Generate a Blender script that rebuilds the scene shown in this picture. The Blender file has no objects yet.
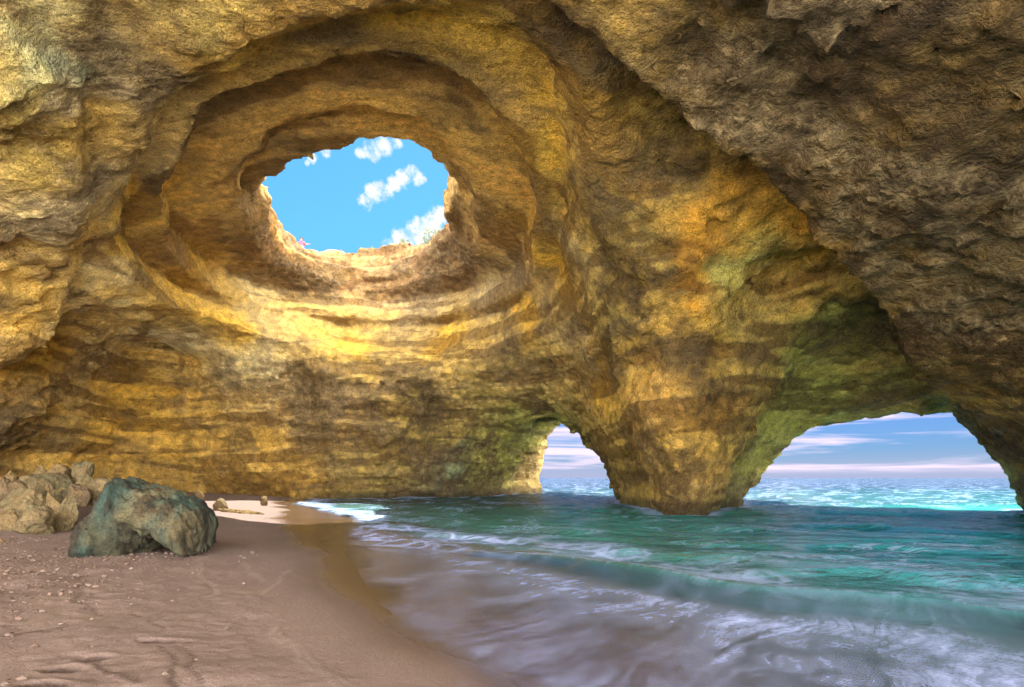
import bpy, bmesh, math
import numpy as np
# ------------------------------------------------------------------ camera, sky, sun, exposure
SC = bpy.context.scene
COL = SC.collection
cam_d = bpy.data.cameras.new('camera'); cam = bpy.data.objects.new('camera', cam_d); COL.objects.link(cam)
cam.location = (0, 0, 1.4); cam.rotation_euler = (math.radians(90), 0, 0)
cam_d.sensor_width = 36; cam_d.lens = 18; cam_d.shift_y = (478-343.5)/1024
cam_d.clip_start = 0.05; cam_d.clip_end = 30000
SC.camera = cam
SC.view_settings.view_transform = 'Standard'; SC.view_settings.look = 'None'; SC.view_settings.gamma = 1
SC.view_settings.exposure = 2.25
SC.cycles.use_denoising = True; SC.cycles.use_adaptive_sampling = True; SC.cycles.adaptive_threshold = 0.02
SC.cycles.max_bounces = 9; SC.cycles.diffuse_bounces = 5; SC.cycles.glossy_bounces = 3; SC.cycles.transparent_max_bounces = 12
SC.cycles.sample_clamp_indirect = 6; SC.cycles.caustics_reflective = False; SC.cycles.caustics_refractive = False
SUN_EL, SUN_AZ = 70, 22          # degrees; azimuth clockwise from +Y (the sea)

class NT:
    """tiny node-tree writer"""
    def __init__(s, tree): s.t = tree; s.n = tree.nodes; s.l = tree.links
    def new(s, typ, **kw):
        nd = s.n.new(typ)
        for k, v in kw.items(): setattr(nd, k, v)
        return nd
    def put(s, sock, v):
        if hasattr(v, 'is_linked') or isinstance(v, bpy.types.NodeSocket): s.l.new(v, sock)
        elif isinstance(v, (tuple, list)) and len(v) == 3 and sock.type == 'RGBA': sock.default_value = (*v, 1)
        else: sock.default_value = v
    def math(s, op, a, b=None, c=None, clamp=False):
        nd = s.new('ShaderNodeMath', operation=op, use_clamp=clamp)
        for i, v in enumerate((a, b, c)):
            if v is not None: s.put(nd.inputs[i], v)
        return nd.outputs[0]
    def vmath(s, op, a, b=None, c=None):
        nd = s.new('ShaderNodeVectorMath', operation=op)
        for i, v in enumerate((a, b)):
            if v is not None:
                if op == 'SCALE' and i == 1: s.put(nd.inputs[3], v)
                else: s.put(nd.inputs[i], v)
        return nd.outputs[1] if op in ('DOT_PRODUCT', 'LENGTH', 'DISTANCE') else nd.outputs[0]
    def mix(s, f, a, b, mode='MIX'):
        nd = s.new('ShaderNodeMix', data_type='RGBA', blend_type=mode); nd.clamp_factor = True
        s.put(nd.inputs[0], f); s.put(nd.inputs[6], a); s.put(nd.inputs[7], b)
        return nd.outputs[2]
    def rng(s, x, a, b, c=0.0, d=1.0, smooth=True):
        nd = s.new('ShaderNodeMapRange', interpolation_type='SMOOTHSTEP' if smooth else 'LINEAR')
        for i, v in enumerate((x, a, b, c, d)): s.put(nd.inputs[i], v)
        return nd.outputs[0]
    def noise(s, vec, scale, detail=4, rough=.55, dist=0.0, typ='FBM', color=False, lac=2.0):
        nd = s.new('ShaderNodeTexNoise'); nd.noise_type = typ
        s.put(nd.inputs['Vector'], vec); s.put(nd.inputs['Scale'], scale); s.put(nd.inputs['Detail'], detail)
        s.put(nd.inputs['Roughness'], rough); s.put(nd.inputs['Distortion'], dist); s.put(nd.inputs['Lacunarity'], lac)
        return nd.outputs[1] if color else nd.outputs[0]
    def voro(s, vec, scale, feature='F1', rnd=1.0):
        nd = s.new('ShaderNodeTexVoronoi', feature=feature)
        s.put(nd.inputs['Vector'], vec); s.put(nd.inputs['Scale'], scale); s.put(nd.inputs['Randomness'], rnd)
        return nd.outputs[0]
    def sep(s, v):
        nd = s.new('ShaderNodeSeparateXYZ'); s.put(nd.inputs[0], v); return nd.outputs
    def comb(s, x, y, z):
        nd = s.new('ShaderNodeCombineXYZ')
        for i, v in enumerate((x, y, z)): s.put(nd.inputs[i], v)
        return nd.outputs[0]
    def ramp(s, f, stops, interp='LINEAR'):
        nd = s.new('ShaderNodeValToRGB'); cr = nd.color_ramp; cr.interpolation = interp
        while len(cr.elements) < len(stops): cr.elements.new(.5)
        for e, (p, c) in zip(cr.elements, stops): e.position = p; e.color = (*c, 1)
        s.put(nd.inputs[0], f); return nd.outputs[0]

world = bpy.data.worlds.new('World'); SC.world = world; world.use_nodes = True
W = NT(world.node_tree); bg = W.n['Background']
sky = W.new('ShaderNodeTexSky', sky_type='NISHITA', sun_disc=False)
sky.sun_elevation = math.radians(SUN_EL); sky.sun_rotation = math.radians(SUN_AZ); sky.altitude = 0; sky.air_density = 1.0; sky.dust_density = 0.6; sky.ozone_density = 2.0
D = W.new('ShaderNodeTexCoord').outputs['Generated']
dx, dy, dz = W.sep(D)
high = W.rng(dz, 0.10, 0.42)
tint = W.mix(high, (0.17, 0.29, 0.54), (0.39, 0.90, 1.05))
blue = W.mix(1.0, sky.outputs[0], tint, 'MULTIPLY')
# unseen bright cumulus added overhead and inland as fill light; the part seen through the roof hole is mostly clear
pl = W.math('ADD', W.math('MAXIMUM', dz, 0.0), 0.12)
cp = W.comb(W.math('DIVIDE', dx, pl), W.math('DIVIDE', dy, pl), 0.0)
cn = W.noise(cp, 1.3, 6, .6)
fine = W.noise(D, 34, 6, .66)
cover = W.rng(W.vmath('DOT_PRODUCT', D, (-0.2, 0.88, 0.43)), 0.60, 0.25)      # 0 towards the sea, 1 overhead and inland
fill_cloud = W.rng(W.math('ADD', W.math('MULTIPLY', cover, 0.62), W.math('MULTIPLY', cn, W.rng(cover, 0, .3))), 0.78, 0.92)
fill_gain = W.math('MULTIPLY', W.rng(dy, 0.05, -0.5, 3.4, 14.5), W.math('MULTIPLY', W.rng(dx, -0.7, 0.5, 0.55, 1.35), W.rng(dz, 0.22, 0.62, 1.0, 0.40)))
def dirv(px, py):
    v = np.array([(px-512)/512, 1, (478-py)/512]); return v/np.linalg.norm(v)
blob = None
warp = W.vmath('NORMALIZE', W.vmath('ADD', D, W.vmath('SCALE', W.vmath('SUBTRACT', W.noise(D, 16, 5, .65, color=True), (.5, .5, .5)), 0.022)))
for px, py, r in ((372,150,9),(384,146,9),(395,143,6),(362,153,5),(366,203,7),(374,196,8),(384,192,9),(394,186,7),(404,180,7),(414,176,8),(421,180,4),(404,240,11),(418,232,13),(432,224,13),(443,216,9),(390,249,9),(380,254,5),(326,152,5),(311,158,5),(306,163,3)):
    v = dirv(px, py); a = r/512*.80
    b = W.rng(W.vmath('DOT_PRODUCT', warp, tuple(v)), math.cos(a*1.7), math.cos(a*0.1))
    blob = b if blob is None else W.math('MAXIMUM', blob, b)
puff = W.rng(W.math('ADD', blob, W.math('MULTIPLY', W.rng(blob, 0.0, 0.2),  W.math('MULTIPLY', W.math('SUBTRACT', fine, 0.5), 3.4))), 0.32, 1.3)
# thin banks lying low over the sea
bn = W.noise(W.vmath('MULTIPLY', D, (2.2, 2.2, 34)), 1.0, 5, .55, .6)
bank = W.math('MULTIPLY', W.rng(bn, 0.41, 0.56), W.math('MULTIPLY', W.rng(dz, 0.004, 0.02), W.rng(dz, 0.20, 0.10)))
lilac = W.rng(dz, 0.055, 0.0)
blue = W.mix(W.math('MULTIPLY', lilac, 0.55), blue, (2.8, 2.8, 4.1))
CL = 6.0
c = W.mix(W.math('MULTIPLY', bank, 0.75), blue, (5.8, 4.6, 5.5))
c = W.mix(fill_cloud, c, W.vmath('SCALE', (CL, CL*.98, CL*.94), fill_gain))
c = W.mix(puff, c, (CL*.80, CL*.80, CL*.80))
ground = W.rng(dz, -0.02, 0.0)
W.l.new(c, bg.inputs[0]); bg.inputs[1].default_value = 0.05
sun_d = bpy.data.lights.new('sun', 'SUN'); sun_d.energy = 4.0; sun_d.angle = math.radians(0.5); sun_d.color = (1, .95, .86)
sun = bpy.data.objects.new('sun', sun_d); COL.objects.link(sun)
sun.rotation_euler = (math.radians(90-SUN_EL), 0, math.radians(180-SUN_AZ)); sun.location = (20, -10, 40)
CAVE_RES = 1.0
# ------------------------------------------------------------------ helpers
EYE = 1.4
def P(px, py, Y):
    """point on the cave that the photo shows at a pixel, Y metres away"""
    return ((px-512)/512.0*Y, Y, EYE+(478-py)/512.0*Y)

class RBF:
    """smooth height sheet through surveyed points (linear kernel + plane)"""
    def __init__(s, pts):
        p = np.array(pts, float); s.xy = p[:, :2]; n = len(p)
        A = np.zeros((n+3, n+3)); d = np.linalg.norm(s.xy[:, None]-s.xy[None], axis=2)
        A[:n, :n] = -np.sqrt(d*d+0.15)
        A[:n, n] = 1; A[:n, n+1:] = s.xy; A[n, :n] = 1; A[n+1:, :n] = s.xy.T
        b = np.zeros(n+3); b[:n] = p[:, 2]
        s.w = np.linalg.solve(A, b)
    def __call__(s, X, Y):
        n = len(s.xy); out = s.w[n]+s.w[n+1]*X+s.w[n+2]*Y
        for k in range(n):
            out = out - s.w[k]*np.sqrt((X-s.xy[k, 0])**2+(Y-s.xy[k, 1])**2+0.15)
        return out

_rs = np.random.RandomState(7)
LAT = _rs.rand(64, 64, 64).astype(np.float32)*2-1
def vnoise(x, y, z):
    xi = np.floor(x).astype(np.int32); yi = np.floor(y).astype(np.int32); zi = np.floor(z).astype(np.int32)
    fx = (x-xi).astype(np.float32); fy = (y-yi).astype(np.float32); fz = (z-zi).astype(np.float32)
    fx = fx*fx*fx*(fx*(fx*6-15)+10); fy = fy*fy*fy*(fy*(fy*6-15)+10); fz = fz*fz*fz*(fz*(fz*6-15)+10)
    x0 = xi & 63; x1 = (xi+1) & 63; y0 = yi & 63; y1 = (yi+1) & 63; z0 = zi & 63; z1 = (zi+1) & 63
    a = LAT[x0, y0, z0]*(1-fx)+LAT[x1, y0, z0]*fx
    b = LAT[x0, y1, z0]*(1-fx)+LAT[x1, y1, z0]*fx
    c = LAT[x0, y0, z1]*(1-fx)+LAT[x1, y0, z1]*fx
    d = LAT[x0, y1, z1]*(1-fx)+LAT[x1, y1, z1]*fx
    return (a*(1-fy)+b*fy)*(1-fz)+(c*(1-fy)+d*fy)*fz
def fbm(x, y, z, octv=4, gain=0.5, ridged=False):
    t = 0; a = 1.0; f = 1.0
    for k in range(octv):
        n = vnoise(x*f+k*11.3, y*f+k*5.7, z*f+k*3.1)
        if ridged: n = 1-2*np.abs(n)
        t = t+a*n; a *= gain; f *= 2.03
    return t
def sstep(a, b, x):
    t = np.clip((x-a)/(b-a), 0, 1); return t*t*(3-2*t)
def polyline_sd(X, Y, pts):
    """signed distance to an open polyline, positive on its left side"""
    best = np.full(np.shape(X), 1e9); sg = np.ones(np.shape(X))
    for (x0, y0), (x1, y1) in zip(pts[:-1], pts[1:]):
        dx, dy = x1-x0, y1-y0; L = dx*dx+dy*dy
        t = np.clip(((X-x0)*dx+(Y-y0)*dy)/L, 0, 1)
        d = np.hypot(X-x0-t*dx, Y-y0-t*dy)
        c = dx*(Y-y0)-dy*(X-x0)
        m = d < best-1e-9
        best = np.where(m, d, best); sg = np.where(m, np.sign(c), sg)
    return best*sg

# ------------------------------------------------------------------ cave ceiling sheets
# every entry: pixel x, pixel y, distance -> a point on the rock
CH = [  # main chamber
 (0,200,14),(0,350,20),(0,440,25),(50,430,29),(60,330,24),(100,400,31),(105,235,17),(60,250,18),
 (0,80,10),(0,0,9),(100,0,9),(200,0,9),(300,0,8.7),(130,100,11.5),(60,120,12),
 (180,420,34.5),(180,370,33.3),(180,315,25.5),(120,450,33.7),(120,480,34.0),(60,470,30),
 (300,450,34.2),(300,380,33.6),(260,338,30.5),(350,357,33.2),(350,420,34.2),(350,480,34.4),
 (440,450,36),(440,380,34.0),(450,358,32.5),(500,400,34),(480,440,37),(500,345,31),
 (540,430,41),(530,460,43),(535,420,38),(560,380,30),(620,400,24),(600,430,30.5),(650,450,20.6),(650,350,18.5),(600,460,33),(625,455,25),(735,470,22.5),(760,440,23.5),
 (720,400,19),(700,470,19.1),(800,380,22),(830,330,19),(760,300,18),(760,250,15.5),(650,200,14.5),(600,250,18),
 (640,280,16.6),(700,330,17.2),(700,230,14.8),(570,330,26),(590,130,12),(580,220,16.5),(800,240,15),(850,310,17),(900,350,19),
 (640,140,12.6),(600,60,10.2),(560,20,9.4),(500,12,9),(540,100,11),
 # waterline of walls
 (190,489,35),(260,494,35),(330,501,34.5),(440,498,36.5),(500,496,40.5),(540,493,48),
 (616,499,33.5),(622,502,29.5),(630,505.5,26),(640,508,23.6),(655,511,21.6),(670,513,20.4),(690,514.5,19.6),(708,514.5,19.6),(720,512.5,20.6),(730,508,23.5),(738,503,26.5),(746,496,29),
 # left arch silhouette
 (541,470,47),(545,445,45.5),(555,433,44.5),(563,432,43),(575,440,40.5),(590,460,38.5),(605,480,37.5),(580,432,37),(590,445,36),
 # right arch silhouette
 (758,478,30),(775,465,29),(795,445,28),(830,423,27),(870,416,26),(890,414,25.3),(905,414,24.8),(920,414,24.3),(935,418,23.5),(945,425,23),
 (975,445,22.4),(1000,480,22.2),(1024,510,22.4)]
CPTS = [P(c[0], c[1]-(9 if (c[1] < 485 and c[2] > 22 and ((540 <= c[0] <= 606 and c[2] > 36) or (758 <= c[0] <= 1000))) else 0), c[2]) for c in CH]
# just outside each arch the rock face climbs away
for px, py, Y, k, up in ((541,470,47,1.03,2),(545,445,45.5,1.03,2),(555,433,44.5,1.03,2.5),(563,432,43,1.03,2.5),(575,440,40.5,1.03,2.5),
        (775,465,29,1.035,1.6),(795,445,28,1.035,1.8),(830,423,27,1.035,2),(870,416,26,1.035,2),(920,414,24.3,1.04,2),(945,425,23,1.04,2),(975,445,22.4,1.04,2),(1000,480,22.2,1.04,2)):
    p = P(px, py, Y*k); CPTS.append((p[0], p[1], p[2]+up))
# rock body behind the walls, and the open air beyond the arches
CPTS += [(-22,38,-6),(-17,38,-7),(-12,38,-7),(-6,39.5,-7),(-2,43,-7),(0.5,50,-7),(-28,33,-5),(-31,26,-4),(-28,20,2),(-22,12,6),(-26,15,1),
         (9,33,-5),(9.5,28,-6),(7.6,23,-4),(9.6,25,-4),(8.8,37,-4),(6.8,22.6,-2.5),(8.3,22,-2.5),(7,26,-3.5),(10.8,27.5,-4),(-16,6,9),(-20,4,6)]
OUT_ = [(4.2,50,13),(5.3,48.5,15),(6.6,47,16),(7.2,44,15),(8.2,41,13),(16.5,33,14),(18,31,16),(20,29.5,16),(22,27.5,16),(22.5,25,15)]
CPTS += OUT_
CPTS += [(-2,2,10),(-8,1,10),(2,6,10),(-6,-6,9.5),(2,-6,9.5),(-14,-6,8),(-22,-6,2),(-26,0,1)]
SH = [(1024,300,12),(1024,150,8.5),(1024,0,6.2),(1024,400,14.8),(900,370,17),(930,405,22.6),(800,0,7),(900,200,10),(535,0,8.5),(610,70,9.5),
      (690,150,11),(760,200,12.2),(850,290,14.3),(880,330,15.8),(945,416,23),(975,436,22.4),(1000,471,22.2),(1024,510,22.4),(960,300,13),(700,60,9),(800,130,9.8),
      (920,405,24.3),(870,407,26),(890,406,25.3),(905,405,24.8),(980,390,16),(1000,440,18.5),(1024,465,18.3),(960,415,20.5)]
SPTS = [P(*c) for c in SH]+[(0,-6,8.8),(8,-6,6),(13,-6,1),(22,17,-3),(19,11,-1),(15.5,6,-1),(13,1,0),(12,5,3.8),(3,2,8.6),(7,1,6),(-4,2,9.6),(-6,6,9.8),(24,19,-5),(16,12,3.2)]+OUT_[-3:]+[tuple(np.array(P(px, py, Y*1.04))+(0, 0, 2)) for px, py, Y in ((920,414,24.3),(945,425,23),(975,445,22.4),(1000,480,22.2))]
RIDGE = [(-14,-1),(-5,5),(0.4,8.5),(3.8,11),(6.3,12.3),(9.45,14.3),(11.4,15.8),(14.5,18.5),(18.5,22.5),(27,23.3)]
C2 = RBF(CPTS); S1 = RBF(SPTS)

# ------------------------------------------------------------------ the bell around the sky hole
AX, AY = -7.0, 23.0
TY0, TSL, TZ = 19.5, 0.152, 14.6          # the cliff top climbs gently away from the near rim
def top_z(Y): return TZ+TSL*(np.clip(Y, 6, 42)-TY0)
def stack(z, Y): return np.where(z > 9.5, 9.5+(z-9.5)*(TZ-9.5)/(top_z(Y)-9.5), z)
def ring(pix, z, extra=()):
    a = max(z-9.5, 0); g = TSL/(TZ-9.5); pts = list(extra)
    for px, py in pix:
        s = (478-py)/512; Y = (min(z, 9.5)-EYE+a*(1-g*TY0))/(s-g*a); pts.append(((px-512)/512*Y, Y))
    a = np.array([math.atan2(y-AY, x-AX) for x, y in pts]); r = np.array([math.hypot(x-AX, y-AY) for x, y in pts])
    o = np.argsort(a); a = a[o]; r = r[o]
    a = np.r_[a-2*math.pi, a, a+2*math.pi]; r = np.r_[r, r, r]
    t = np.linspace(-math.pi, math.pi, 721); v = np.interp(t, a, r)
    k = np.hanning(15); k /= k.sum()
    return np.convolve(np.r_[v[-61:-1], v, v[1:61]], k, 'same')[60:-60]
RIM = ring([(105,232),(130,270),(180,312),(260,338),(350,356),(450,355),(520,338),(553,318),(575,250),(588,180),(590,120),(570,60),(535,18),(200,85),(150,140),(112,190)], 9.5, [(-9,6.6),(-6,6.6),(-3,7.4),(-1,8.2)])
R102= ring([(112,232),(135,266),(186,306),(260,331),(350,346),(450,344),(525,325),(552,306),(572,246),(584,180),(584,120),(562,62),(528,20),(470,2),(350,4),(255,40),(202,85),(155,140),(118,190)], 10.1)
R113= ring([(122,232),(145,258),(195,292),(260,312),(350,326),(450,322),(515,305),(543,285),(560,235),(563,180),(556,120),(536,70),(496,40),(430,22),(350,22),(258,48),(208,87),(166,140),(138,190)], 11.2)
R120= ring([(170,210),(182,245),(215,280),(280,300),(370,310),(450,306),(505,288),(528,258),(532,220),(528,170),(515,120),(482,70),(430,45),(375,39),(320,46),(240,75),(198,105),(178,150)], 11.9)
R128= ring([(176,210),(190,245),(222,275),(290,292),(370,300),(440,295),(500,276),(522,250),(526,220),(522,170),(508,122),(478,76),(430,52),(375,46),(320,53),(248,82),(206,112),(184,150)], 12.5)
R137= ring([(246,190),(252,215),(268,245),(305,270),(370,281),(432,272),(466,245),(472,210),(464,175),(450,145),(420,118),(350,102),(300,112),(260,145)], 13.3)
R142= ring([(260,195),(268,215),(284,245),(318,263),(370,272),(425,262),(452,235),(458,205),(454,178),(442,146),(416,116),(355,104),(306,116),(270,148)], 13.8)
R150= ring([(270,195),(276,215),(288,238),(315,252),(345,260),(375,259),(410,252),(438,238),(445,210),(449,187),(438,165),(426,146),(400,129),(370,126),(340,133),(309,146),(286,165)], 14.5)
LEV = [(8.0,RIM-0.2),(9.0,RIM-0.1),(9.5,RIM),(10.1,R102),(11.3,R113),(11.42,R120),(12.6,R128),(13.1,R137),(13.9,R142),(14.05,R150),(15.2,R150+0.1),(20,R150+1.5)]
LZ = np.array([l[0] for l in LEV]); LR = np.array([l[1] for l in LEV])
LR[-4:] *= .955
_t = np.linspace(-math.pi, math.pi, 721)
for _k in range(2, len(LEV)): LR[_k] = LR[_k]*(1+.028*fbm(np.cos(_t)*2.2+5, np.sin(_t)*2.2, _t*0+_k*1.7, 4, .6)-.010*(_k < 9))

# ------------------------------------------------------------------ volume grid
def axis(lo, hi, fine, coarse, f0, f1):
    xs = [lo]
    while xs[-1] < hi:
        x = xs[-1]; d = max(0, f0-x, x-f1)
        xs.append(x+fine+(coarse-fine)*min(1, d/6.0))
    return np.array(xs, np.float32)
Q = float(CAVE_RES)
gx = axis(-33, 27, .15*Q, .25*Q, -3, 12); gy = axis(-6.0, 54, .15*Q, .26*Q, 5, 18); gz = axis(-1.6, 19.6, .15*Q, .17*Q, 3, 14)
nx, ny, nz = len(gx), len(gy), len(gz)
X2, Y2 = np.meshgrid(gx, gy, indexing='ij')
sd = polyline_sd(X2, Y2, RIDGE)            # positive: chamber side
w = sstep(-0.25, 0.35, sd)
C = C2(X2, Y2)*w+S1(X2, Y2)*(1-w)
gu, gv = np.gradient(C, gx, gy)
fold = polyline_sd(X2, Y2, [(-5.3,6.5),(-8.5,10.5),(-12.6,15.5),(-18.5,21.5),(-23.5,26)])
C = C-.65*sstep(-.15, .45, fold)*sstep(3, .5, fold-1.2)
gu, gv = np.gradient(C, gx, gy)
slope = np.sqrt(1+gu*gu+gv*gv); slope = np.minimum(slope, 9)
ang = np.arctan2(Y2-AY, X2-AX); rad = np.hypot(X2-AX, Y2-AY)
ai = np.clip((ang+math.pi)/(2*math.pi)*720, 0, 719.999)
ii = ai.astype(int); af = ai-ii
topn = top_z(Y2)+0.6+0.35*fbm(X2*.25, Y2*.25, X2*0+3.3, 4)-1.2*(1-sstep(3, 12, Y2))
cut = -4.6-Y2+0.5*fbm(X2*.4, Y2*.4, X2*0+9.1, 3)
V = np.empty((nx, ny, nz), np.float32)
for k, z in enumerate(gz):
    fc = np.clip((C-z)/slope, -3, 3)
    zs = stack(np.full_like(Y2, z), Y2)
    j = np.clip(np.searchsorted(LZ, zs)-1, 0, len(LZ)-2); t = np.clip((zs-LZ[j])/(LZ[j+1]-LZ[j]), 0, 1)
    R = (LR[j, ii]*(1-af)+LR[j, ii+1]*af)*(1-t)+(LR[j+1, ii]*(1-af)+LR[j+1, ii+1]*af)*t
    fb = np.minimum(R-rad, z-8.2)
    fb = np.clip(fb*0.8, -3, 3); hk = np.maximum(.5-np.abs(fc-fb), 0)/.5
    f = np.maximum(fc, fb)+hk*hk*.5*.25
    f = np.maximum(f, np.clip(z-topn, -3, 3))
    f = np.maximum(f, np.clip(cut, -3, 3))
    V[:, :, k] = f
def sample(p):
    i = np.clip(np.searchsorted(gx, p[:, 0])-1, 0, nx-1); j = np.clip(np.searchsorted(gy, p[:, 1])-1, 0, ny-1); k = np.clip(np.searchsorted(gz, p[:, 2])-1, 0, nz-1)
    return V[i, j, k]
def hit(px, py, y0=3.0):
    Ys = np.arange(y0, 52, 0.06); pts = np.array([P(px, py, y) for y in Ys])
    v = sample(pts); m = np.nonzero(v < 0)[0]
    return pts[m[0]] if len(m) else pts[-1]
# roughness of the rock: strata ledges plus pitted, crumbly limestone
near = np.nonzero(np.abs(V) < 1.3)
px_, py_, pz_ = gx[near[0]], gy[near[1]], gz[near[2]]
wz = pz_+0.5*vnoise(px_*.12, py_*.12, pz_*.1)+0.04*px_
st = fbm(px_*.09, py_*.09, wz*1.15, 3, .62)*np.clip((slope[near[0], near[1]]-1.2)/3, .1, 1)
nearw = 1-sstep(-1.0, 1.5, polyline_sd(px_, py_, RIDGE))
pil = np.exp(-((px_-9)**2+(py_-26)**2)/80)*(1-sstep(5,8,pz_))
rr_ = rad[near[0], near[1]]; ia = ii[near[0], near[1]]
bl = sstep(8.0,9.0,pz_)*(1-sstep(1.0,1.22,rr_/RIM[ia]))
d = 0.26*st*(1-.75*nearw)*(1-.6*sstep(9.3,9.9,pz_)*(1-sstep(11,11.6,pz_))) + .42*(1-.72*nearw)*fbm(px_*.35, py_*.35, pz_*.5, 3) + (.16+.02*nearw)*fbm(px_*1.3, py_*1.3, pz_*1.9, 3, .55, True)+.10*nearw*fbm(px_*2.6, py_*2.6, pz_*2.6, 2, .5, True)
d = d+.10
d = d+bl*(.07*fbm(px_*.8, py_*.8, pz_*1.2, 2)+.09*fbm(px_*2.0, py_*2.0, pz_*2.4, 3, .6, True))
V[near] += d.astype(np.float32)*((1-.35*nearw)*(1-.55*pil)*(1-(.7-.45*sstep(13,14.5,pz_))*bl)).astype(np.float32)

def surface_nets(V, gx, gy, gz):
    S = V > 0
    nx, ny, nz = V.shape
    s = np.zeros((nx-1, ny-1, nz-1), np.int8)
    for a in (0, 1):
        for b in (0, 1):
            for c in (0, 1):
                s += S[a:nx-1+a, b:ny-1+b, c:nz-1+c]
    act = np.nonzero((s > 0) & (s < 8)); n = len(act[0])
    idx = np.full(s.shape, -1, np.int32); idx[act] = np.arange(n)
    acc = np.zeros((n, 3)); cnt = np.zeros(n)
    G = [gx.astype(float), gy.astype(float), gz.astype(float)]
    cor = [(a, b, c) for a in (0, 1) for b in (0, 1) for c in (0, 1)]
    for p in cor:
        for ax in range(3):
            if p[ax]: continue
            q = list(p); q[ax] = 1
            ia = [act[d]+p[d] for d in range(3)]; ib = [act[d]+q[d] for d in range(3)]
            va = V[tuple(ia)]; vb = V[tuple(ib)]
            m = (va > 0) != (vb > 0)
            t = np.where(m, va/np.where(m, va-vb, 1), 0)
            for d in range(3):
                ca = G[d][ia[d]]; cb = G[d][ib[d]]
                acc[:, d] += np.where(m, ca+(cb-ca)*t, 0)
            cnt += m
    co = acc/cnt[:, None]
    quads = []
    for ax in range(3):
        sl0 = [slice(1, -1)]*3; sl1 = [slice(1, -1)]*3
        sl0[ax] = slice(0, -1); sl1[ax] = slice(1, None)
        A = S[tuple(sl0)]; B = S[tuple(sl1)]
        e = np.nonzero(A != B); flip = A[e]
        base = [e[0]+1, e[1]+1, e[2]+1]; base[ax] = e[ax]
        u, v = [(1, 2), (2, 0), (0, 1)][ax]
        def cell(du, dv):
            c = [b.copy() for b in base]; c[u] -= du; c[v] -= dv
            return idx[c[0], c[1], c[2]]
        q = np.stack([cell(1, 1), cell(0, 1), cell(0, 0), cell(1, 0)], 1)
        q[flip] = q[flip][:, ::-1]
        quads.append(q)
    q = np.concatenate(quads); q = q[(q >= 0).all(1)]
    return co, q[:, ::-1]
# ------------------------------------------------------------------ building helpers
def tag(o, label=None, cat=None, group=None, kind=None):
    for k, v in (('label', label), ('category', cat), ('group', group), ('kind', kind)):
        if v: o[k] = v
    return o
def mesh_obj(name, co, faces, mat=None, parent=None, smooth=True):
    me = bpy.data.meshes.new(name)
    co = np.asarray(co, np.float32); faces = np.asarray(faces, np.int32); k = faces.shape[1]
    me.vertices.add(len(co)); me.vertices.foreach_set('co', co.ravel())
    me.loops.add(faces.size); me.loops.foreach_set('vertex_index', faces.ravel())
    me.polygons.add(len(faces)); me.polygons.foreach_set('loop_start', np.arange(0, faces.size, k, dtype=np.int32))
    me.polygons.foreach_set('use_smooth', np.full(len(faces), smooth))
    me.update(calc_edges=True)
    if mat: me.materials.append(mat)
    o = bpy.data.objects.new(name, me); COL.objects.link(o)
    if parent: o.parent = parent
    return o
def attr(o, name, data, kind='FLOAT'):
    a = o.data.attributes.new(name, kind, 'POINT')
    if kind == 'FLOAT': a.data.foreach_set('value', np.asarray(data, np.float32).ravel())
    else: a.data.foreach_set('color', np.c_[data, np.ones(len(data))].astype(np.float32).ravel())
def material(name):
    m = bpy.data.materials.new(name); m.use_nodes = True
    t = NT(m.node_tree); return m, t, t.n['Principled BSDF'], t.n['Material Output']
def grid_faces(nx, ny):
    i = np.arange(nx*ny).reshape(nx, ny)
    return np.stack([i[:-1, :-1], i[1:, :-1], i[1:, 1:], i[:-1, 1:]], -1).reshape(-1, 4)

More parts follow.
